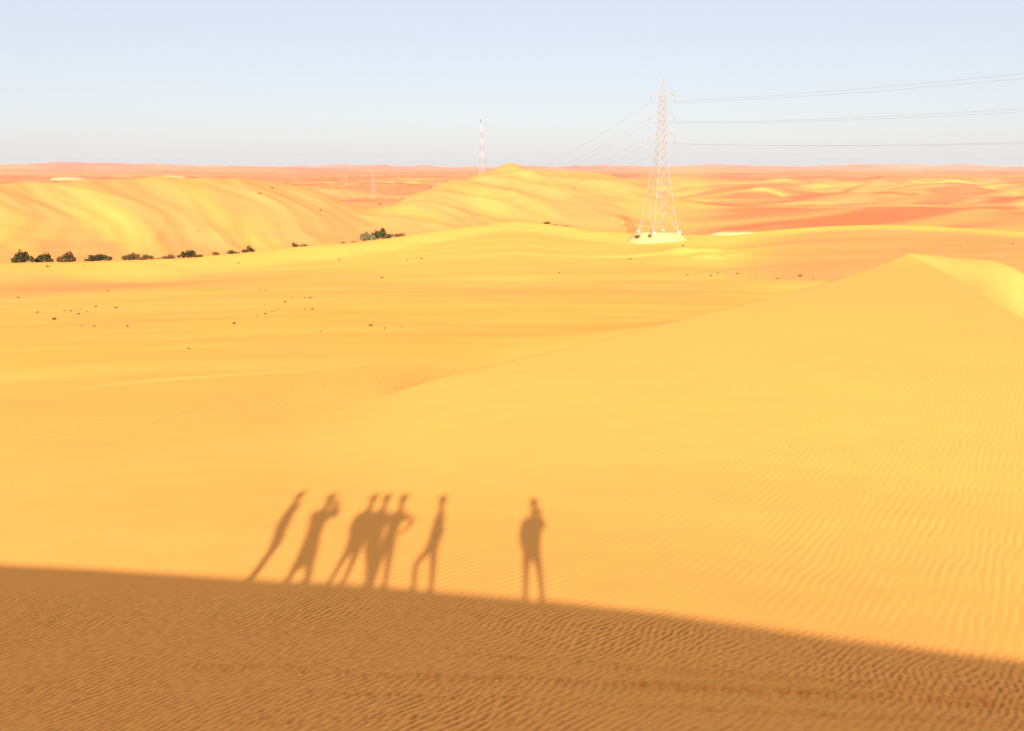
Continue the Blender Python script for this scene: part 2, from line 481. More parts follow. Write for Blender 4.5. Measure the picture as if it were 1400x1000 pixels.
def make_sand():
    m, n, l, b = new_mat('sand')
    at = n.new('ShaderNodeAttribute'); at.attribute_name = 'sand_tone'
    tc = n.new('ShaderNodeTexCoord')
    n1 = n.new('ShaderNodeTexNoise'); n1.inputs['Scale'].default_value = 0.35; n1.inputs['Detail'].default_value = 6
    l.new(tc.outputs['Object'], n1.inputs['Vector'])
    m1 = n.new('ShaderNodeMath'); m1.operation = 'MULTIPLY_ADD'; m1.inputs[1].default_value = 0.16; m1.inputs[2].default_value = -0.08
    l.new(n1.outputs['Fac'], m1.inputs[0])
    ad = n.new('ShaderNodeMath'); ad.operation = 'ADD'
    l.new(at.outputs['Fac'], ad.inputs[0]); l.new(m1.outputs[0], ad.inputs[1])
    hv = n.new('ShaderNodeMath'); hv.operation = 'MULTIPLY'; hv.inputs[1].default_value = 0.5
    l.new(ad.outputs[0], hv.inputs[0])
    cr = n.new('ShaderNodeValToRGB')
    e = cr.color_ramp.elements
    e[0].position = 0.0; e[0].color = SAND_YELLOW
    e[1].position = 1.0; e[1].color = SAND_RED
    k = e.new(0.5); k.color = SAND_ORANGE
    cg = n.new('ShaderNodeAttribute'); cg.attribute_name = 'ripple_shade_grain'
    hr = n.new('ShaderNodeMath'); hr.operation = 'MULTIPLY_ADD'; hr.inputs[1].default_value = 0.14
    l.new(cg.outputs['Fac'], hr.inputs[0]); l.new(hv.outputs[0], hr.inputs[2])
    l.new(hr.outputs[0], cr.inputs[0])  # painted trough shade and coarse grains also redden the sand
    # grains
    n2 = n.new('ShaderNodeTexNoise'); n2.inputs['Scale'].default_value = 60; n2.inputs['Detail'].default_value = 4
    l.new(tc.outputs['Object'], n2.inputs['Vector'])
    mr = n.new('ShaderNodeMapRange'); mr.inputs['To Min'].default_value = 0.93; mr.inputs['To Max'].default_value = 1.07
    l.new(n2.outputs['Fac'], mr.inputs['Value'])
    # painted shade in the foreground ripple troughs, darker coarse grains on farther crests
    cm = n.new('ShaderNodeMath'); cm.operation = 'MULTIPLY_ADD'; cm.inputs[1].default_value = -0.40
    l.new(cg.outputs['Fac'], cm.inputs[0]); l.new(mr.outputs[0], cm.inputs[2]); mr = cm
    mx = n.new('ShaderNodeVectorMath'); mx.operation = 'SCALE'
    l.new(cr.outputs[0], mx.inputs[0]); l.new(mr.outputs[0], mx.inputs['Scale'])
    l.new(mx.outputs[0], b.inputs['Base Color'])
    bp = n.new('ShaderNodeBump'); bp.inputs['Strength'].default_value = 0.25; bp.inputs['Distance'].default_value = 0.01
    l.new(n2.outputs['Fac'], bp.inputs['Height']); l.new(bp.outputs[0], b.inputs['Normal'])
    b.inputs['Roughness'].default_value = 1.0
    b.inputs['Specular IOR Level'].default_value = 0.0
    return m
MAT_SAND = make_sand()

# ------------------------------------------------------------------ the ground: one height field, cut into dunes and plains
def grid_mesh(name, X, Y, Z, T, facemask, mat, G=None):
    nr, nc = X.shape
    idx = np.arange(nr * nc).reshape(nr, nc)
    a = idx[:-1, :-1][facemask]; b = idx[:-1, 1:][facemask]; c = idx[1:, 1:][facemask]; d = idx[1:, :-1][facemask]
    quads = np.stack([a, b, c, d], 1)
    used = np.zeros(nr * nc, bool); used[quads.ravel()] = True
    remap = np.cumsum(used) - 1
    quads = remap[quads]
    co = np.stack([X.ravel()[used], Y.ravel()[used], Z.ravel()[used]], 1).astype(np.float32)
    me = bpy.data.meshes.new(name)
    me.vertices.add(len(co)); me.vertices.foreach_set('co', co.ravel())
    me.loops.add(quads.size); me.loops.foreach_set('vertex_index', quads.ravel().astype(np.int32))
    me.polygons.add(len(quads)); me.polygons.foreach_set('loop_start', (np.arange(len(quads)) * 4).astype(np.int32))
    me.polygons.foreach_set('use_smooth', np.ones(len(quads), bool))
    at = me.attributes.new('sand_tone', 'FLOAT', 'POINT')
    at.data.foreach_set('value', T.ravel()[used].astype(np.float32))
    if G is not None:
        ga = me.attributes.new('ripple_shade_grain', 'FLOAT', 'POINT'); ga.data.foreach_set('value', G.ravel()[used].astype(np.float32))
    me.materials.append(mat)
    me.update(calc_edges=True); me.validate()
    return link(name, me)

# radii: close together where the picture needs it
_r = [4.0]
while _r[-1] < 60000:
    r = _r[-1]
    if r < 7.2: st = .08
    elif r < 13.2: st = 0.0265
    elif r < 85: st = max(0.0265, r * r / 6800.0)
    elif r < 600: st = max(.0062 * r, .55) if r > 150 else .0075 * r
    else: st = .012 * r
    _r.append(r + st)
RR = np.array(_r)
_af = math.radians(36.5)
AZ = np.concatenate([np.linspace(-AZ_LIM, -_af, 40)[:-1], np.linspace(-_af, _af, 940), np.linspace(_af, AZ_LIM, 40)[1:]])
print('grid', len(RR), len(AZ))
ZM = np.stack([column_profile(a)(RR) for a in AZ], 1)
AA, RG = np.meshgrid(AZ, RR)
X = RG * np.sin(AA); Y = RG * np.cos(AA)
Z = ZM.copy()
m_far = RR > 150
Z[m_far] += far_relief(X[m_far], Y[m_far], RG[m_far], AA[m_far]) + dune_face(X[m_far], Y[m_far], RG[m_far], AA[m_far])
m_mid = (RR > 40) & (RR < 400)
rbg = L_brink[0](np.clip(AA[m_mid], -.62, .66))
Z[m_mid] += (0.35 * fbm(X[m_mid] / 30, Y[m_mid] / 18, 3)) * sstep(1.15, 1.5, RG[m_mid] / rbg) * (1 - sstep(250, 400, RG[m_mid]))
_hp = (math.tan(u2az(962, 350)) * 205, 205.0)                # a low pale hump in front of the large pylon
_hq = ((X - _hp[0]) / 9.0) ** 2 + ((Y - _hp[1]) / 13.0) ** 2
HUMP = np.exp(-_hq)
Z += 1.5 * HUMP * (1 + .5 * gnoise(X / 5, Y / 7)) + .5 * np.exp(-((X - _hp[0] + 16) / 14) ** 2 - ((Y - _hp[1] - 4 - .2 * (X - _hp[0])) / 3.0) ** 2)
Z, S = with_crest(X, Y, Z)
m_near = RR < 66
Z[m_near] += near_detail(X[m_near], Y[m_near], RG[m_near], S[m_near]) * (1 - sstep(0.97, 1.03, RG[m_near] / L_brink[0](np.clip(AA[m_near], -.62, .66))) * sstep(u2az(500), u2az(700), AA[m_near]))
GR = np.zeros_like(Z); GR[m_near] = SHADE_GRAIN_OUT[0]
m_fp = RR < 16
Z[m_fp] += footprints(X[m_fp], Y[m_fp])
T = np.clip(sand_tone(X, Y, RG, AA) - .35 * HUMP, 0, 2)

ac = 0.5 * (AZ[:-1] + AZ[1:]); rcn = 0.5 * (RR[:-1] + RR[1:])
Ac, Rc = np.meshgrid(ac, rcn)
acl = np.clip(Ac, -.62, .66)
is_near = Rc < L_brink[0](acl) + 0.5
is_facet = (~is_near) & (Rc < L_facet[0](acl)) & (Ac > u2az(1240, 348))
lim_s = L_swell[0](acl) + 24; lim_c = L_crest[0](acl) * 1.02
is_floor = (~is_near) & (~is_facet) & (Rc < lim_s)
is_gold = (Rc >= lim_s) & (Rc < lim_c) & (Ac < u2az(900))
is_plain = (Rc >= lim_s) & (~is_gold)
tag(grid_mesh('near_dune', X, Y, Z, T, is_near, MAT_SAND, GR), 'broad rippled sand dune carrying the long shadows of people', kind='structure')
tag(grid_mesh('dune_face', X, Y, Z, T, is_facet, MAT_SAND), 'bright yellow dune face right of the sharp peak', kind='structure')
tag(grid_mesh('desert_floor', X, Y, Z, T, is_floor, MAT_SAND), 'sandy basin floor between the near dune and the golden dunes', kind='structure')
tag(grid_mesh('golden_dune', X, Y, Z, T, is_gold, MAT_SAND), 'tall golden dunes behind the row of shrubs', kind='structure')
tag(grid_mesh('desert_plain', X, Y, Z, T, is_plain, MAT_SAND), 'orange and red banded desert reaching the horizon', kind='structure')

# the rest of the dune under and behind the camera, and the desert all round
_rb = [0.0, 0.15]
while _rb[-1] < 60000: _rb.append(_rb[-1] + (0.10 if _rb[-1] < 14 else _rb[-1] * .03 if _rb[-1] > 30 else .35))
RB = np.array(_rb); AB = np.radians(np.linspace(-180, 180, 481))
ABg, RBg = np.meshgrid(AB, RB)
Xb = RBg * np.sin(ABg); Yb = RBg * np.cos(ABg)
_edge = {s: column_profile(s * AZ_LIM)(RB) for s in (-1, 1)}
zb_ = np.stack([column_profile(float(a))(RB) if abs(a) < AZ_LIM else _edge[1 if a > 0 else -1] for a in AB], 1)
zb_ += np.where(RBg > 150, far_relief(Xb, Yb, RBg, ABg), 0)
Zb, Sb = with_crest(Xb, Yb, zb_)
Zb = np.where((np.abs(ABg) < AZ_LIM) & (RBg > 4.05), Zb - 0.12 - 0.004 * RBg, Zb)
Tb = sand_tone(Xb, Yb, RBg, ABg)
acb = 0.5 * (AB[:-1] + AB[1:]); rcb = 0.5 * (RB[:-1] + RB[1:])
Acb, Rcb = np.meshgrid(acb, rcb)
keep = ~((np.abs(Acb) < AZ_LIM - .02) & (Rcb > 4.3))
tag(grid_mesh('dune_crest', Xb, Yb, Zb, Tb, keep, MAT_SAND), 'dune crest and desert under and behind the photographer', kind='structure')

def ground_at(az, r):
    i = np.clip(np.searchsorted(RR, r) - 1, 0, len(RR) - 2); j = int(np.clip(np.searchsorted(AZ, az) - 1, 0, len(AZ) - 2))
    t = (r - RR[i]) / (RR[i + 1] - RR[i]); s = (az - AZ[j]) / (AZ[j + 1] - AZ[j])
    return float((1 - t) * ((1 - s) * Z[i, j] + s * Z[i, j + 1]) + t * ((1 - s) * Z[i + 1, j] + s * Z[i + 1, j + 1]))
def hit(u, v, rmin=20.0):
    """first point of the ground seen through a pixel"""
    az, td = pix_az_tan(u, v)
    j = int(np.clip(np.searchsorted(AZ, az), 0, len(AZ) - 1))
    ok = (Z[:, j] >= -RR * td) & (RR > rmin)
    i = int(np.argmax(ok)) if ok.any() else len(RR) - 1
    r = RR[i]
    return np.array([r * math.sin(az), r * math.cos(az), ground_at(az, r)])
def on_ground(u, r):
    az = u2az(u)
    return np.array([r * math.sin(az), r * math.cos(az), ground_at(az, r)])

# ------------------------------------------------------------------ the dusty air, one closed box round everything
HAZE_DENSITY = 5e-5
hz_top, hz_bot, hz_r = 70.0, min(float(Z.min()), float(Zb.min())) - 1.0, 61000.0
hb = MB(); hb.box((0, 0, (hz_top + hz_bot) / 2), (2 * hz_r, 2 * hz_r, hz_top - hz_bot))
hm = bpy.data.materials.new('haze'); hm.use_nodes = True
hn = hm.node_tree.nodes; hn.clear()
ho = hn.new('ShaderNodeOutputMaterial'); hv_ = hn.new('ShaderNodeVolumePrincipled')
hv_.inputs['Color'].default_value = (.97, .94, .96, 1)
hv_.inputs['Density'].default_value = HAZE_DENSITY
hv_.inputs['Anisotropy'].default_value = 0.20
hm.node_tree.links.new(hv_.outputs[0], ho.inputs['Volume'])
hz = hb.build('haze', hm); tag(hz, 'pale dusty air over the desert', kind='stuff')

# ------------------------------------------------------------------ plain materials
def flat_mat(name, col, rough=0.8, spec=0.2, metal=0.0, var=0.12, scale=3.0):
    m, n, l, b = new_mat(name)
    tc = n.new('ShaderNodeTexCoord'); nz = n.new('ShaderNodeTexNoise'); nz.inputs['Scale'].default_value = scale; nz.inputs['Detail'].default_value = 4
    l.new(tc.outputs['Object'], nz.inputs['Vector'])
    mr = n.new('ShaderNodeMapRange'); mr.inputs['To Min'].default_value = 1 - var; mr.inputs['To Max'].default_value = 1 + var
    l.new(nz.outputs['Fac'], mr.inputs['Value'])
    c = n.new('ShaderNodeVectorMath'); c.operation = 'SCALE'; c.inputs[0].default_value = col[:3]
    l.new(mr.outputs[0], c.inputs['Scale']); l.new(c.outputs[0], b.inputs['Base Color'])
    b.inputs['Roughness'].default_value = rough; b.inputs['Specular IOR Level'].default_value = spec; b.inputs['Metallic'].default_value = metal
    return m
M_STEEL = flat_mat('galvanised_steel', (.27, .262, .245), .7, .2)
M_CONC = flat_mat('concrete', (.34, .31, .26), .9, .05)
M_WHITE = flat_mat('white_paint', (.30, .29, .28), .6)
M_REDP = flat_mat('faded_red_paint', (.20, .155, .15), .6)
M_WIRE = flat_mat('aluminium_wire', (.27, .27, .29), .6)
M_INS = flat_mat('glass_insulator', (.26, .26, .27), .4)
M_GRAVEL = flat_mat('pale_gravel', (.44, .33, .135), .95, .05, 0, .22, .8)
M_ROCK = flat_mat('pale_limestone', (.50, .35, .15), .95, .05, 0, .18, .3)
M_LEAF = flat_mat('dark_green_leaf', (.060, .050, .014), .8, .1, 0, .45, .9)
M_LEAF_B = flat_mat('brown_leaf', (.120, .068, .022), .85, .1, 0, .4, .9)
M_LEAF_G = flat_mat('grey_green_leaf', (.160, .130, .050), .85, .1, 0, .35, .9)
M_BARK = flat_mat('grey_bark', (.16, .11, .07), .9, .1)
M_TUFT = flat_mat('dry_tuft', (.17, .12, .035), .9, .1, 0, .4, 2.0)

# ------------------------------------------------------------------ pads of pale gravel
def mound(name, c, rx, ry, hgt, rz, mat, label, flat=.62):
    rs = random.Random(int(abs(c[0] * 13 + c[1]))); nn = 40; vs = []; fs = []
    rings = [(1.18, -.8), (1.0, 0.0), (.86, .5), (flat + .08, .92), (flat, 1.0), (flat * .5, 1.03)]
    wob = [1 + .05 * rs.uniform(-1, 1) for _ in range(nn)]
    for (f, hh) in rings:
        for k in range(nn):
            a = 2 * math.pi * k / nn
            vs.append((rx * f * wob[k] * math.cos(a), ry * f * wob[k] * math.sin(a), hgt * hh + (.06 * hgt * rs.uniform(-1, 1) if hh > .3 else 0)))
    vs.append((0, 0, hgt * 1.03))
    for j in range(len(rings) - 1):
        for k in range(nn):
            fs.append((j * nn + k, j * nn + (k + 1) % nn, (j + 1) * nn + (k + 1) % nn, (j + 1) * nn + k))
    for k in range(nn):
        fs.append(((len(rings) - 1) * nn + k, (len(rings) - 1) * nn + (k + 1) % nn, len(vs) - 1))
    o = link(name, mesh_from(name, vs, fs, True), mat)
    o.location = c; o.rotation_euler = (0, 0, rz)
    return tag(o, label, kind='structure')

R_PYL = 251.0
AZ_PYL = u2az(899.5, 322)
pyl = np.array([R_PYL * math.sin(AZ_PYL), R_PYL * math.cos(AZ_PYL), ground_at(AZ_PYL, R_PYL)])
print('pylon ground', pyl, 'wanted row', )
PAD_H = 2.0
mound('gravel_pad', (pyl[0], pyl[1], pyl[2] - .1), 7.7, 7.7, PAD_H, 0, M_GRAVEL, 'pale gravel pad mounded under the large pylon', .66)
g2 = on_ground(1008, 268)
mound('gravel_bank', (g2[0], g2[1], g2[2] - .3), 8.5, 4.0, 1.0, .1, M_GRAVEL, 'long pale gravel bank right of the large pylon', .6)
for (u, v, wpx, hpx, lb) in ((93, 243, 40, 7, 'pale outcrop in the far left desert'), (233, 239, 38, 9, 'pale outcrop above the golden dune crest')):
    p = hit(u, v + hpx / 2, 430)
    r = math.hypot(p[0], p[1]); mpp = r / F
    mound('pale_outcrop', (p[0], p[1], p[2]), wpx * mpp / 2, wpx * mpp * .8, hpx * mpp * .30, math.atan2(p[0], -p[1]), M_ROCK, lb, .4)

# ------------------------------------------------------------------ pylons
def corner(i, h):
    sx, sy = ((-1, -1), (1, -1), (1, 1), (-1, 1))[i % 4]
    return np.array([sx * h, sy * h])
def make_pylon(scale_leg=1.0):
    root = empty('lattice_pylon', (0, 0, 0))
    HT = 40.5
    lev = [0, 5.2, 9.6, 13.4, 16.6, 19.4, 21.9, 24.2, 26.4, 28.5, 30.5, 32.5, 34.5, 36.4]
    hw = pchip([0, 4, 9, 13, 17, 22, 28, 36.4], [3.95, 3.3, 2.65, 2.15, 1.6, 1.15, .92, .72])
    lw = .085 * scale_leg
    for i in range(4):
        mb = MB(); pts = [np.append(corner(i, float(hw(z))), z) for z in lev]
        pts[0] = np.append(corner(i, 4.1), -1.0)
        for a, b in zip(pts[:-1], pts[1:]): mb.bar(a, b, lw)
        mb.build('leg', M_STEEL, root)
        ft = MB(); fc = corner(i, 4.0); ft.box((fc[0], fc[1], -.25), (1.0, 1.0, 1.1)); ft.build('footing', M_CONC, root)
    for z0, z1 in zip(lev[:-1], lev[1:]):
        for i in range(4):
            mb = MB(); h0, h1 = float(hw(z0)), float(hw(z1))
            a0 = np.append(corner(i, h0), z0); b0 = np.append(corner(i + 1, h0), z0)
            a1 = np.append(corner(i, h1), z1); b1 = np.append(corner(i + 1, h1), z1)
            if z0 == 0:
                m = (a1 + b1) / 2
                mb.bar(a0, m, lw * .55); mb.bar(b0, m, lw * .55); mb.bar(a1, b1, lw * .5)
                mb.bar((a0 + a1) / 2, (a0 + m) / 2, lw * .4); mb.bar((b0 + b1) / 2, (b0 + m) / 2, lw * .4)
            else:
                mb.bar(a0, b1, lw * .55); mb.bar(b0, a1, lw * .55)
                if z0 < 20: mb.bar(a1, b1, lw * .45)
            mb.build('brace', M_STEEL, root)
    pk = MB(); h = .72
    for i in range(4): pk.bar(np.append(corner(i, h), 36.4), (0, 0, HT), lw * .7)
    for i in range(4): pk.bar(np.append(corner(i, .40), 38.2), np.append(corner(i + 1, .40), 38.2), lw * .45)
    pk.build('peak', M_STEEL, root)
    ends = []
    for (z, ln) in ((36.1, 3.7), (30.9, 3.9), (25.5, 4.1)):
        for s in (-1, 1):
            mb = MB(); hb = float(hw(z)); tip = np.array([s * ln, 0, z])
            for sy in (-1, 1):
                mb.bar((s * hb, sy * hb, z), tip, lw * .55)
                mb.bar((s * hb, sy * hb, z + 1.5), tip, lw * .5)
                mb.bar((s * (hb + ln) / 2, sy * hb * .5, z), (s * (hb + ln * .3) , sy * hb * .8, z + 1.1), lw * .4)
            mb.build('cross_arm', M_STEEL, root)
            ins = MB(); zt = z - .15
            for k in range(7):
                zz = zt - .22 * k
                ins.bar((s * ln, 0, zz), (s * ln, 0, zz - .10), .13, .05, 8)
                ins.bar((s * ln, 0, zz - .08), (s * ln, 0, zz - .24), .035, .035, 5)
            ins.build('insulator', M_INS, root)
            ends.append(np.array([s * ln, 0, z - 1.75]))
    return root, ends
LINE_DIR = np.array([43.0, -101.0]); LINE_DIR /= np.linalg.norm(LINE_DIR)
pylon, ARMS = make_pylon()
ARM_RZ = math.atan2(LINE_DIR[0], -LINE_DIR[1])          # arms stand across the line
pylon.location = (pyl[0], pyl[1], pyl[2] + PAD_H - .05); pylon.rotation_euler = (0, 0, ARM_RZ)
tag(pylon, 'tall pale steel lattice pylon on the gravel pad', 'pylon', 'pylons of the power line')
def world_arm(loc, rz, sc, e):
    c, s = math.cos(rz), math.sin(rz)
    return np.array([loc[0] + sc * (c * e[0] - s * e[1]), loc[1] + sc * (s * e[0] + c * e[1]), loc[2] + sc * e[2]])

# the next pylons: one out of the frame on the right, the others far behind
def back_ground(x, y):
    az = math.atan2(x, y); r = math.hypot(x, y)
    i = int(np.clip(np.searchsorted(RB, r) - 1, 0, len(RB) - 2)); j = int(np.argmin(np.abs(AB - az)))
    return float(Zb[i, j])
SPAN = 225.0
p0 = np.array([pyl[0], pyl[1]]) + LINE_DIR * SPAN
WIRE_ROWS = {0: (104, 137), 1: (150, 166), 2: (196, 198)}       # heights of the wires over the right half of the view
def line_at(u):
    # distance along the line at which it crosses the bearing of a column
    t = math.tan(u2az(u, 150)); return (t * pyl[1] - pyl[0]) / (LINE_DIR[0] - t * LINE_DIR[1])
def z_row(u, v):
    k = line_at(u); q = np.array([pyl[0], pyl[1]]) + LINE_DIR * k
    return k / SPAN, -pix_az_tan(u, v)[1] * math.hypot(q[0], q[1])
_za = pyl[2] + PAD_H + 29.0
_t1, _z1 = z_row(1400, 151); _t2, _z2 = z_row(1075, 166)
_m = np.array([[_t1, -4 * _t1 * (1 - _t1)], [_t2, -4 * _t2 * (1 - _t2)]])
_zb, _sg = np.linalg.solve(_m, [_z1 - _za * (1 - _t1), _z2 - _za * (1 - _t2)])
print('span end height', _zb, 'sag', _sg, 'ground', back_ground(p0[0], p0[1]))
p0 = np.array([p0[0], p0[1], back_ground(p0[0], p0[1])])
NEAR_TOP = _zb - 29.0
near_py = copy_tree(pylon)
near_py.location = (p0[0], p0[1], NEAR_TOP)
tag(near_py, 'steel lattice pylon just beyond the right edge holding the wires', 'pylon', 'pylons of the power line')
mound('gravel_pad', (p0[0], p0[1], p0[2] - .3), 12, 12, max(1.0, NEAR_TOP - p0[2] + .3), 0, M_GRAVEL, 'gravel pad under the pylon beyond the right edge', .62)

far_list = [(512, 264, 700, 22.5, 'small pale pylon far behind the golden dunes, right of its twin'),
            (475, 261, 1150, 17, 'tiny pale pylon left of the small one behind the golden dunes'),
            (405, 244, 1900, 22, 'tiny pylon on the red band near the horizon at left')]
far_py = []
for (u, v, r, h, lb) in far_list:
    q = on_ground(u, r); sc = h / 40.5
    td = -pix_az_tan(u, v)[1] * r
    c = copy_tree(pylon); c.location = (q[0], q[1], q[2] - .5 ); c.scale = (sc, sc, sc); c.rotation_euler = (0, 0, ARM_RZ + .1)
    tag(c, lb, 'pylon', 'pylons of the power line'); far_py.append((c, sc, q))
    print('far pylon ground z', q[2], 'wanted', td)

def wire(a, b, sag, r, label, group, n=40):
    pts = []
    for i in range(n + 1):
        t = i / n; p = a + (b - a) * t; p[2] -= 4 * sag * t * (1 - t); pts.append(p)
    mb = MB(); mb.tube(pts, r, 5)
    o = mb.build('power_line', M_WIRE)
    return tag(o, label, 'power line', group)
sides = ('far', 'near'); lv = ('top', 'middle', 'lowest')
for k, e in enumerate(ARMS):
    a = world_arm(pylon.location, ARM_RZ, 1, e)
    b = world_arm(near_py.location, ARM_RZ, 1, e)
    li, si = k // 2, k % 2
    _k = line_at(1400) / SPAN; _zz = -pix_az_tan(1400, (104, 151, 196)[li])[1] * float(np.linalg.norm((np.array([pyl[0], pyl[1]]) + LINE_DIR * line_at(1400))))
    sg = (a[2] + (b[2] - a[2]) * _k - _zz) / (4 * _k * (1 - _k)); print('sag', li, round(float(sg), 2))
    wire(a, b, max(2.0, float(sg)), .023, '%s wire right of the large pylon, on its %s arm' % (lv[li], ('left', 'right')[si]), 'wires running right from the large pylon')
    c = world_arm(far_py[0][0].location, ARM_RZ + .1, far_py[0][1], e)
    wire(a, c, (22, 22, 22)[li], .016, '%s wire dropping left from the %s arm of the large pylon' % (lv[li], ('left', 'right')[si]), 'wires running left from the large pylon', 60)

# ------------------------------------------------------------------ banded radio mast
def make_mast(ht):
    root = empty('radio_mast', (0, 0, 0))
    hw = pchip([-30, 0, ht * .5, ht * .85, ht], [4.2, 3.2, 1.9, 1.3, 1.2])
    nb = 7; hb = ht * .88 / nb
    zs = [-30] + [hb * k for k in range(1, nb + 1)]
    for k in range(nb):
        z0, z1 = (-24 if k == 0 else zs[k]), zs[k + 1]
        mat = M_WHITE if k % 2 == 0 else M_REDP
        nsub = 3 if k else 5; mb = MB()
        for j in range(nsub):
            a_, b_ = z0 + (z1 - z0) * j / nsub, z0 + (z1 - z0) * (j + 1) / nsub
            h0, h1 = float(hw(a_)), float(hw(b_))
            for i in range(4):
                A0 = np.append(corner(i, h0), a_); B0 = np.append(corner(i + 1, h0), a_); A1 = np.append(corner(i, h1), b_); B1 = np.append(corner(i + 1, h1), b_)
                mb.bar(A0, A1, .20); mb.bar(A0, B1, .09); mb.bar(B0, A1, .09); mb.bar(A1, B1, .09)
        o = mb.build('mast_section', mat, root)
        o['label'] = 'white mast section' if k % 2 == 0 else 'faded red mast section'
    sp = MB(); sp.bar((0, 0, ht * .88), (0, 0, ht + 3), .22); sp.build('spire', M_STEEL, root)
    for (z, a) in ((ht * .90, .3), (ht * .955, 2.2), (ht * .99, 4.0)):
        d = MB(); x, y = 1.7 * math.cos(a), 1.7 * math.sin(a)
        d.bar((x, y, z), (x * 1.5, y * 1.5, z), .9, .75, 12); d.bar((0, 0, z), (x, y, z), .14)
        d.build('antenna', M_STEEL, root)
    return root
R_M = 1000.0
zt = -pix_az_tan(659, 163)[1] * R_M; zb0 = -pix_az_tan(659, 234)[1] * R_M
mast = make_mast(zt - zb0)
am = u2az(659, 200)
mast.location = (R_M * math.sin(am), R_M * math.cos(am), zb0)
print('mast base', zb0, 'ground', ground_at(am, R_M))
tag(mast, 'red and white banded radio mast behind the dune on the horizon', 'mast')

# ------------------------------------------------------------------ shrubs and tufts
def leaf_cloud(rs, blobs, n, size):
    vs = []; fs = []
    wts = [b[3] * b[4] * b[5] for b in blobs]; tot = sum(wts)
    for (cx, cy, cz, rx, ry, rz_), w in zip(blobs, wts):
        for _ in range(max(6, int(n * w / tot))):
            d = rs.randn(3); d /= np.linalg.norm(d); rad = (0.45 + 0.6 * rs.rand()) * (0.85 + .3 * rs.rand())
            p = np.array([cx + d[0] * rx * rad, cy + d[1] * ry * rad, cz + d[2] * rz_ * rad])
            if p[2] < 0.02: p[2] = 0.02 + .1 * rs.rand()
            a = rs.randn(3); a /= np.linalg.norm(a); b = np.cross(a, rs.randn(3)); b /= np.linalg.norm(b)
            s = size * (.6 + .8 * rs.rand()); i0 = len(vs)
            vs += [p - a * s, p + b * s * .5, p + a * s, p - b * s * .5]
            fs.append((i0, i0 + 1, i0 + 2, i0 + 3))
    return vs, fs
def shrub(u, v, w, h, mat, label, seed, rr=None, lumps=7, low=False, name='desert_shrub', cat='shrub', group='shrubs in a row under the golden dunes'):
    rs = np.random.RandomState(seed)
    if rr is None:
        p = hit(u, v, 60); r = math.hypot(p[0], p[1])
    else:
        r = rr
    az = u2az(u, v); p = np.array([r * math.sin(az), r * math.cos(az), ground_at(az, r)])
    mpp = math.hypot(*pix_dir(u, v)[:2]) and r / F
    Wm, Hm = w * mpp * .93, h * mpp * .97
    zv = -pix_az_tan(u, v)[1] * r
    bury = zv - p[2]                              # how far the seen foot stands above the true ground
    if bury > 0: Hm += min(bury, .8)
    root = empty(name, (p[0], p[1], p[2] - .05), rs.rand() * .6 - .3 - az)
    blobs = []
    for k in range(lumps):
        fx = (k + .5) / lumps * 2 - 1 + rs.uniform(-.12, .12)
        env = math.sqrt(max(.08, 1 - fx * fx * .8))
        hh = Hm * env * rs.uniform(.55, 1.0) * (.75 if low else 1)
        rx = Wm / lumps * rs.uniform(.75, 1.15)
        blobs.append((fx * Wm * .43, rs.uniform(-.25, .25) * Wm, hh * .52, rx, rx * 1.1, hh * .48))
    n = int(np.clip(26 * w * h / 6, 90, 1500)); sz = max(.10, .05 * Hm + .075)
    vs, fs = leaf_cloud(rs, blobs, n, sz)
    link('crown', mesh_from('crown', vs, fs), mat, root)
    tm = MB()
    for b in blobs[::2]:
        tm.tube([(b[0] * .25, b[1] * .2, -.2), (b[0] * .6, b[1] * .6, b[2] * .5), (b[0] * 1.15, b[1], b[2] * rs.uniform(1.3, 2.3))], [.05 * Hm + .03, .03 * Hm + .02, .015], 5)
    tm.build('trunk', M_BARK, root)
    return tag(root, label, cat, group)

SHRUBS = [
    (31, 356, 24, 14, 'g', 'round green shrub standing farthest left in the row', 6, 0),
    (60, 357, 24, 12, 'g', 'dark green shrub second from the left in the row', 6, 0),
    (92, 358, 24, 15, 'b', 'brown shrub with a pointed top, third from the left', 5, 0),
    (137, 359, 36, 12, 'g', 'wide low green shrub, fourth from the left', 8, 0),
    (183, 360, 26, 12, 'b', 'spiky brown shrub leaning left beside the small brown one', 5, 0),
    (203, 359, 13, 10, 'b', 'small brown shrub just right of the spiky one', 3, 0),
    (217, 358, 9, 4, 'y', 'tiny grey green shrub left of the large flat topped one', 2, 1),
    (231, 357, 18, 7, 'b', 'low brown shrub touching the large flat topped one', 4, 0),
    (259, 353, 32, 13, 'g', 'large dark flat topped shrub in the middle of the row', 9, 0),
    (295, 348, 10, 6, 'b', 'small brown shrub right of the large flat topped one', 3, 0),
    (319, 345, 20, 6, 'g', 'low domed shrub left of the pair at the dune foot', 5, 1),
    (340, 343, 18, 8, 'g', 'dark shrub with a low tail at the dune foot', 5, 0),
    (403, 335, 9, 7, 'g', 'small pointed shrub standing alone at the dune foot', 3, 0),
    (415, 335, 12, 4, 'g', 'low flat shrub beside the small pointed one', 3, 1),
    (470, 332, 9, 3, 'g', 'tiny shrub left of the tall tree clump', 2, 1),
    (485, 331, 12, 3, 'g', 'flat shrub close to the left side of the tall tree clump', 3, 1),
    (543, 323, 22, 7, 'b', 'reddish brown shrub right of the tall tree clump', 5, 0),
    (747, 311, 10, 7, 'g', 'small dark shrub at the left end of the low line near the pylon', 3, 0),
    (758, 312, 12, 4, 'g', 'low shrub in the middle of the line left of the pylon', 3, 1),
    (772, 314, 14, 4, 'g', 'flat shrub at the right end of the line left of the pylon', 3, 1),
]
MM = {'g': M_LEAF, 'b': M_LEAF_B, 'y': M_LEAF_G}
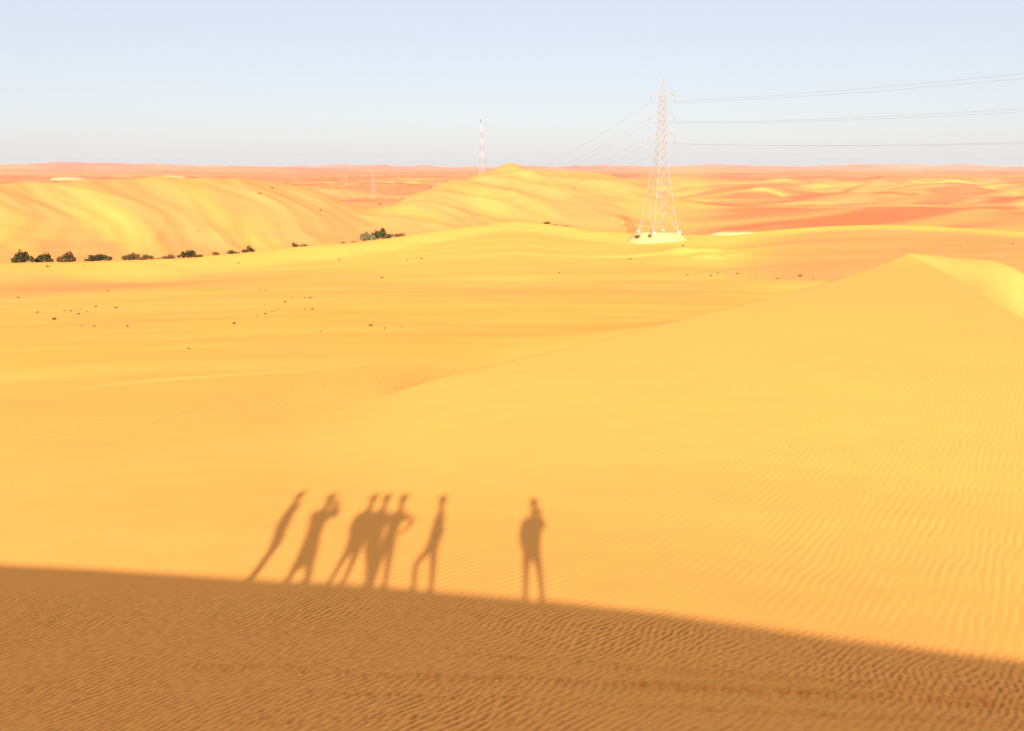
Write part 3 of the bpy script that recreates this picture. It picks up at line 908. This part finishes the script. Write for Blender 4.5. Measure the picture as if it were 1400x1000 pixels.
for i, (u, v, w, h, m, lb, lumps, low) in enumerate(SHRUBS):
    rs_ = float(L_swell[0](u2az(u))) + (6 if u < 700 else 7)
    shrub(u, v, w, h, MM[m], lb, 100 + i, rr=rs_, lumps=lumps, low=bool(low))
# the two tall crowns of the clump
shrub(502, 330, 21, 17, M_LEAF_G, 'pale green tree on the left of the tallest clump', 201, rr=float(L_swell[0](u2az(502))) + 7, lumps=5, name='desert_tree', cat='tree')
shrub(520, 328, 27, 20, M_LEAF, 'dark round tree, tallest on the desert floor', 207, rr=float(L_swell[0](u2az(520))) + 6, lumps=6, name='desert_tree', cat='tree')

# loose dry tufts: one plant of each of three forms, copied
def tuft_mesh(seed, nb):
    rs = np.random.RandomState(seed); vs = []; fs = []
    for _ in range(nb):
        a = rs.rand() * 6.283; l = .35 + .75 * rs.rand(); el = .45 + .9 * rs.rand(); b0 = rs.randn(2) * .12
        d = np.array([math.cos(a) * math.cos(el), math.sin(a) * math.cos(el), math.sin(el)])
        s = np.array([-math.sin(a), math.cos(a), 0]) * (.05 + .06 * rs.rand()); p0 = np.array([b0[0], b0[1], -.04]); i0 = len(vs)
        m = p0 + d * l * .6 + np.array([0, 0, .03])
        vs += [p0 - s, p0 + s, m + s * .8, m - s * .8, p0 + d * l + s * .2, p0 + d * l - s * .2]
        fs += [(i0, i0 + 1, i0 + 2, i0 + 3), (i0 + 3, i0 + 2, i0 + 4, i0 + 5)]
    return mesh_from('dry_tuft', vs, fs)
TM = [tuft_mesh(s, n) for s, n in ((1, 60), (2, 42), (3, 80))]
for t_ in TM: t_.materials.append(M_TUFT)
def tuft(u, v, px, label, group, k):
    p = hit(u, v, 40); r = math.hypot(p[0], p[1]); s = px * r / F / 1.7
    o = link('dry_tuft', TM[k % 3]); o.location = p; o.rotation_euler = (0, 0, (k * 2.4) % 6.28); o.scale = (s, s, s * .8)
    return tag(o, label, 'tuft', group)
kk = 0
for (u, v, px, lb) in [(158, 422, 6, 'largest tuft at the right of the upper left cluster'), (174, 447, 7, 'dark tuft at the right end of the lower left row'),
                       (320, 444, 7, 'lone dark tuft left of the middle scatter'), (507, 446, 9, 'darkest tuft of all, lone in the middle of the basin'),
                       (526, 450, 6, 'pale tuft just right of the darkest one'), (549, 447, 4, 'faint tuft at the right of the pale one'),
                       (258, 478, 5, 'single tuft nearest the camera in the left basin'), (438, 454, 5, 'faint tuft left of the darkest one in the basin'),
                       (147, 399, 4, 'tuft on the orange band at left'), (25, 408, 5, 'flat tuft at the far left edge of the basin'),
                       (51, 428, 6, 'thin tuft left of the upper left cluster'), (74, 438, 8, 'flat streak of dry tuft below the left cluster'),
                       (765, 374, 5, 'lone tuft in the basin below the golden dunes'), (688, 430, 4, 'faint lone tuft at the centre of the basin'),
                       (522, 381, 6, 'small tuft with a pale patch of sand on its right'), (464, 356, 5, 'tuft below the swell under the small tree clump'),
                       (1063, 382, 6, 'tuft in the bright strip left of its larger neighbour'), (1094, 379, 8, 'largest tuft in the bright strip by the near dune'),
                       (1112, 382, 4, 'faint tuft at the right end of the bright strip'), (972, 378, 6, 'dark tuft left in the bright strip'),
                       (981, 374, 4, 'small tuft just above the dark one in the bright strip'), (1385, 335, 4, 'tuft on the orange plain at the far right'),
                       (1313, 337, 3, 'faint tuft on the orange plain above the peak'), (934, 337, 5, 'tuft on the pale hump below the pylon'),
                       (862, 355, 6, 'dark tuft on the faint ridge left of the pale hump'), (438, 290, 6, 'tuft on the golden dune face'),
                       (519, 282, 6, 'tuft in the gap between the golden dunes'), (785, 258, 4, 'tuft high on the golden dune left of the pylon'),
                       (271, 318, 4, 'tuft low on the golden dune above the flat topped shrub'), (115, 365, 3, 'tuft on the bright swell at left'),
                       (65, 366, 6, 'flat tuft on the bright swell farthest left'), (326, 361, 5, 'tuft on the bright swell right of the flat topped shrub'),
                       (355, 266, 5, 'upper dark tuft near the golden dune crest'), (372, 258, 6, 'tuft nearest the golden dune crest')]:
    tuft(u, v, px, lb, 'dry tufts scattered on the sand', kk); kk += 1
ORD = ['first', 'second', 'third', 'fourth', 'fifth', 'sixth', 'seventh', 'eighth', 'ninth', 'tenth', 'eleventh', 'twelfth', 'thirteenth']
def tuft_row(pts, base, where, group):
    global kk
    for n_, (u, v) in enumerate(sorted(pts)):
        tuft(u, v, base + (kk % 3), 'small dry tuft, %s from the left %s' % (ORD[n_], where), group, kk); kk += 1
tuft_row([(110, 423), (108, 430), (119, 427), (104, 431), (97, 426), (88, 426), (131, 420), (103, 424)], 3, 'in the tight upper left cluster', 'tufts of the left cluster')
tuft_row([(112, 447), (105, 446), (129, 447), (148, 447)], 3, 'in the lower left row', 'tufts of the left cluster')
tuft_row([(351, 432), (363, 430), (372, 427), (416, 424), (427, 424)], 3.5, 'in the lower rank of the middle scatter', 'tufts of the middle scatter')
tuft_row([(390, 414), (399, 408), (417, 408), (428, 407), (424, 409), (452, 406), (355, 397), (364, 398)], 3.5, 'in the upper rank of the middle scatter', 'tufts of the middle scatter')
tuft_row([(940, 377), (955, 374), (995, 375), (1008, 375), (1032, 378)], 3, 'among the faint ones in the bright strip', 'faint tufts')
tuft_row([(557, 356), (576, 355)], 3, 'of the two faint ones below the swell', 'faint tufts')
# two plants on the gravel pad
for (u, dx, lb) in ((870, -6.2, 'dark plant on the left edge of the gravel pad'), (886, -3.1, 'plant standing on the slope of the gravel pad')):
    o = link('dry_tuft', TM[kk % 3]); o.location = (pyl[0] + dx, pyl[1] - 5.6 - dx * .3 - 1.2 * (dx > -4), pyl[2] + .55 + .25 * (dx > -4)); o.scale = (1.3, 1.3, 1.3)
    tag(o, lb, 'tuft', 'dry tufts scattered on the sand'); kk += 1

# ------------------------------------------------------------------ the people on the crest behind the frame's lower edge
M_SKIN = flat_mat('skin', (.42, .26, .18), .6)
M_HAIR = flat_mat('dark_hair', (.04, .03, .025), .6)
CLOTH = [((.55, .52, .48), (.10, .12, .18)), ((.40, .14, .14), (.40, .14, .14)), ((.12, .2, .32), (.25, .22, .17)), ((.6, .58, .5), (.12, .14, .2)),
         ((.2, .3, .22), (.3, .26, .2)), ((.5, .3, .12), (.08, .09, .12)), ((.15, .17, .2), (.22, .2, .17))]
def sun_plane_point(u, v, c):
    """where on the upright plane through c, square to the sun, lies what shades this pixel"""
    t = hit_near(u, v)
    k = ((t[0] - c[0]) * LH[0] + (t[1] - c[1]) * LH[1]) / math.cos(SUN_EL)
    return t - L * k

def person(idx, feet, joints, bones, radii, label, depth=None, dress=None):
    """joints: name -> pixel of its shadow; a body grown as one skin over the bones"""
    cpt = crest_under(hit_near(*feet))
    c = np.array([cpt[0], cpt[1], CREST_Z])
    c[:2] -= LH * 0.10
    names = list(joints); P = {}
    for nme in names:
        if nme.startswith('foot'):
            p = sun_plane_point(joints[nme][0], joints[nme][1], c); p[2] = CREST_Z + .03 - .012
            P[nme] = p
        else:
            P[nme] = sun_plane_point(joints[nme][0], joints[nme][1], c)
        dd = (depth or {}).get(nme, 0.0)
        P[nme][:2] += LH * dd
    # toes point ahead
    bones = list(bones); radii = dict(radii)
    for nme in [q for q in names if q.startswith('foot')]:
        P[nme + '_toe'] = P[nme] + np.array([LH[0] * .16, LH[1] * .16, 0.01]); names.append(nme + '_toe'); bones.append((nme, nme + '_toe')); radii[nme + '_toe'] = .035
    if 'head' in P:
        h = P['head']
        P['crown_top'] = h + np.array([0, 0, .085]); names.append('crown_top'); bones.append(('head', 'crown_top')); radii['crown_top'] = .065
        P['nose'] = h + np.array([LH[0] * .115, LH[1] * .115, -.01]); names.append('nose'); bones.append(('head', 'nose')); radii['nose'] = .016
    for nme in [q for q in names if q.startswith('hand')]:
        par = [b for b in bones if b[1] == nme][0][0]
        d = P[nme] - P[par]; d /= np.linalg.norm(d) + 1e-9
        sd = np.cross(d, (LH[0], LH[1], 0)); sd /= np.linalg.norm(sd) + 1e-9
        for k, off in enumerate((-.03, -.01, .01, .03)):
            q = nme + '_finger%d' % k
            P[q] = P[nme] + d * (.085 - .01 * abs(k - 1.4)) + sd * off * 1.2; names.append(q); bones.append((nme, q)); radii[q] = .009
        q = nme + '_thumb'; P[q] = P[nme] + d * .035 + np.array([LH[0], LH[1], 0]) * .05; names.append(q); bones.append((nme, q)); radii[q] = .010
    base = np.array([c[0], c[1], CREST_Z])
    me = bpy.data.meshes.new('person')
    ix = {n_: i for i, n_ in enumerate(names)}
    me.from_pydata([tuple(P[n_] - base) for n_ in names], [(ix[a], ix[b]) for a, b in bones], [])
    o = bpy.data.objects.new('person', me); COL.objects.link(o); o.location = base
    sk = o.modifiers.new('skin', 'SKIN'); sk.use_smooth_shade = True
    o.modifiers.new('sub', 'SUBSURF').levels = 2
    if not me.skin_vertices: me.skin_vertices.new()
    for n_ in names:
        rr = radii.get(n_, radii.get(n_.split('_')[0], .05))
        if not hasattr(rr, '__len__'): rr = (rr, rr)
        me.skin_vertices[0].data[ix[n_]].radius = rr
        me.skin_vertices[0].data[ix[n_]].use_root = (n_ == 'pelvis')
    dg = bpy.context.evaluated_depsgraph_get()
    me2 = bpy.data.meshes.new_from_object(o.evaluated_get(dg))
    o.modifiers.clear(); o.data = me2; bpy.data.meshes.remove(me)
    up, lo = CLOTH[idx]
    for mt in (M_SKIN, flat_mat('shirt_cloth', up, .9), flat_mat('trouser_cloth', lo, .9)): me2.materials.append(mt)
    zneck = P['neck'][2] - base[2]; zhip = P['pelvis'][2] - base[2]
    for p in me2.polygons:
        z = p.center[2]
        p.material_index = 0 if (z > zneck - .03 or z < .05) else (1 if z > zhip + .02 else 2)
        p.use_smooth = True
    # hair: a cap over the skull
    h = P['head'] - base; vs = []; fs = []
    for i in range(6):
        th = i / 5 * 1.75
        for k in range(14):
            a = 2 * math.pi * k / 14
            fwd = math.cos(a - (math.pi / 2 - SUN_AZ)); q = th * (1.0 if fwd < .2 else .62)
            vs.append((h[0] + .108 * math.sin(q) * math.cos(a), h[1] + .116 * math.sin(q) * math.sin(a), h[2] + .045 + .115 * math.cos(q)))
    for i in range(5):
        for k in range(14): fs.append((i * 14 + k, (i + 1) * 14 + k, (i + 1) * 14 + (k + 1) % 14, i * 14 + (k + 1) % 14))
    link('hair', mesh_from('hair', vs, fs, True), M_HAIR, o)
    if dress:
        vs = []; fs = []; n = 20
        rows = []
        for (u, v, w_px) in dress:
            p = sun_plane_point(u, v, c) - base; rows.append((p, w_px / 2 / 83.0))
        for (p, hwid) in rows:
            for k in range(n):
                a = 2 * math.pi * k / n; wv = 1 + .05 * math.cos(5 * a)
                vs.append((p[0] + hwid * math.cos(a) * wv, p[1] + min(hwid, .17) * math.sin(a) * wv, p[2]))
        for i in range(len(rows) - 1):
            for k in range(n): fs.append((i * n + k, i * n + (k + 1) % n, (i + 1) * n + (k + 1) % n, (i + 1) * n + k))
        link('robe', mesh_from('robe', vs, fs, True), me2.materials[1], o)
    tag(o, label, 'person', 'people standing on the dune crest')
    return o, P

BASE = [('pelvis', 'spine'), ('spine', 'chest'), ('chest', 'neck'), ('neck', 'head')]
LEGS = [('pelvis', 'hip_l'), ('hip_l', 'knee_l'), ('knee_l', 'foot_l'), ('pelvis', 'hip_r'), ('hip_r', 'knee_r'), ('knee_r', 'foot_r')]
ARMB = [('chest', 'sho_l'), ('sho_l', 'elb_l'), ('elb_l', 'hand_l'), ('chest', 'sho_r'), ('sho_r', 'elb_r'), ('elb_r', 'hand_r')]
RAD = dict(pelvis=.13, spine=.125, chest=.135, neck=.055, head=.088, hip=.085, knee=.058, foot=.042, sho=.065, elb=.045, hand=.036)

PEOPLE = []
# side-on, leaning
PEOPLE.append(person(0, (344, 791), dict(pelvis=(379, 742), spine=(385, 726), chest=(393, 706), neck=(402, 690), head=(408, 680), hip_l=(375, 750), hip_r=(374, 750), knee_l=(361, 769), knee_r=(359, 769),
       foot_l=(346, 791), foot_r=(341, 791), sho_l=(395, 702), sho_r=(394, 702), elb_l=(401, 704), elb_r=(386, 722), hand_l=(404, 694), hand_r=(383, 742)), BASE + LEGS + ARMB, dict(RAD, pelvis=.115, spine=.115, chest=.135, hip=.08),
       'slim person standing side on at the left end of the group', depth=dict(hip_l=.06, hip_r=-.06, sho_l=.17, sho_r=-.17, elb_l=.2, elb_r=-.2, hand_l=.2, hand_r=-.2, knee_l=.07, knee_r=-.07, foot_l=.07, foot_r=-.07)))
# robed, holding something up to the face
PEOPLE.append(person(1, (404, 795), dict(pelvis=(424, 745), spine=(431, 728), chest=(439, 708), neck=(446, 694), head=(450, 683), hip_l=(419, 752), hip_r=(430, 752), knee_l=(406, 772), knee_r=(424, 772),
       foot_l=(394, 795), foot_r=(420, 797), sho_l=(429, 704), sho_r=(451, 703), elb_l=(430, 716), elb_r=(459, 708), hand_l=(449, 690), hand_r=(456, 690)), BASE + LEGS + ARMB, dict(RAD, elb=.075, sho=.10, hand=.07, chest=.175, head=.115, knee=.085, foot=.055),
       'person in a long loose robe with both hands raised to the face', depth=dict(hand_l=.16, hand_r=.16, elb_l=.15, elb_r=.1), dress=[(436, 712, 27), (430, 728, 25), (422, 750, 26), (416, 764, 26), (412, 772, 27)]))
# three close together
PEOPLE.append(person(2, (459, 799), dict(pelvis=(484, 745), spine=(490, 729), chest=(499, 709), neck=(506, 694), head=(509, 684), hip_l=(478, 752), hip_r=(489, 753), knee_l=(465, 772), knee_r=(480, 773),
       foot_l=(449, 799), foot_r=(468, 800), sho_l=(489, 705), sho_r=(511, 704), elb_l=(480, 723), elb_r=(514, 718), hand_l=(480, 741), hand_r=(512, 732)), BASE + LEGS + ARMB, dict(RAD, spine=.175, pelvis=.165, chest=.175),
       'broad person standing with legs apart, left one of three', None))
PEOPLE.append(person(3, (505, 802), dict(pelvis=(506, 745), spine=(512, 729), chest=(519, 709), neck=(525, 694), head=(527, 684), hip_l=(505, 752), hip_r=(514, 752), knee_l=(504, 773), knee_r=(511, 774),
       foot_l=(503, 802), foot_r=(507, 803), sho_l=(510, 704), sho_r=(531, 705), elb_l=(503, 719), elb_r=(532, 716), hand_l=(500, 735), hand_r=(532, 724)), BASE + LEGS + ARMB, dict(RAD, spine=.155, chest=.155, pelvis=.14),
       'middle one of three people standing close together', depth=dict(elb_l=.1, hand_l=.1)))
PEOPLE.append(person(4, (516, 804), dict(pelvis=(530, 744), spine=(535, 729), chest=(543, 710), neck=(548, 695), head=(550, 684), hip_l=(524, 752), hip_r=(534, 752), knee_l=(516, 775), knee_r=(530, 776),
       foot_l=(508, 803), foot_r=(526, 805), sho_l=(533, 705), sho_r=(555, 705), elb_l=(525, 718), elb_r=(566, 714), hand_l=(515, 724), hand_r=(551, 727)), BASE + LEGS + ARMB, dict(RAD),
       'person with one hand on the hip, right one of three', None))
# one knee bent
PEOPLE.append(person(5, (577, 808), dict(pelvis=(592, 746), spine=(596, 730), chest=(601, 711), neck=(603, 697), head=(604, 686), hip_l=(587, 753), hip_r=(593, 753), knee_l=(569, 769), knee_r=(592, 778),
       foot_l=(565, 808), foot_r=(589, 810), sho_l=(600, 706), sho_r=(604, 706), elb_l=(593, 722), elb_r=(607, 722), hand_l=(592, 738), hand_r=(600, 736)), BASE + LEGS + ARMB, dict(RAD, chest=.14, spine=.125, pelvis=.125),
       'person standing side on with the front knee bent', depth=dict(sho_l=.16, sho_r=-.16, elb_l=.2, elb_r=-.2, hand_l=.22, hand_r=-.2)))
# the photographer
PEOPLE.append(person(6, (729, 822), dict(pelvis=(727, 752), spine=(727, 736), chest=(728, 718), neck=(729, 702), head=(730, 690), hip_l=(720, 760), hip_r=(734, 760), knee_l=(719, 783), knee_r=(738, 783),
       foot_l=(718, 822), foot_r=(742, 824), sho_l=(717, 712), sho_r=(741, 711), elb_l=(712, 732), elb_r=(744, 726), hand_l=(714, 749), hand_r=(737, 706)), BASE + LEGS + ARMB, dict(RAD, spine=.175, pelvis=.165, chest=.175, elb=.055, hip=.095),
       'photographer standing apart at the right with a raised camera', depth=dict(hand_r=.14, elb_r=.12, hand_l=.08)))
ph = PEOPLE[-1][1]
print('photographer head', ph['head'], 'heights', [round(float(P['head'][2] - CREST_Z), 2) for o, P in PEOPLE])
hc = ph['hand_r']
M_BLACK = flat_mat('black_plastic', (.02, .02, .022), .5)
cam_root = empty('handheld_camera', (float(hc[0]), float(hc[1]) + .03, float(hc[2]) + .02))
b_ = MB(); b_.box((0, 0, .03), (.13, .05, .085)); b_.box((0, 0, .083), (.05, .045, .025)); b_.build('camera_body', M_BLACK, cam_root)
l_ = MB(); l_.bar((0, .025, .03), (0, .075, .03), .034, .036, 18); l_.build('lens', M_BLACK, cam_root)
tag(cam_root, 'black camera held up by the photographer', 'camera')
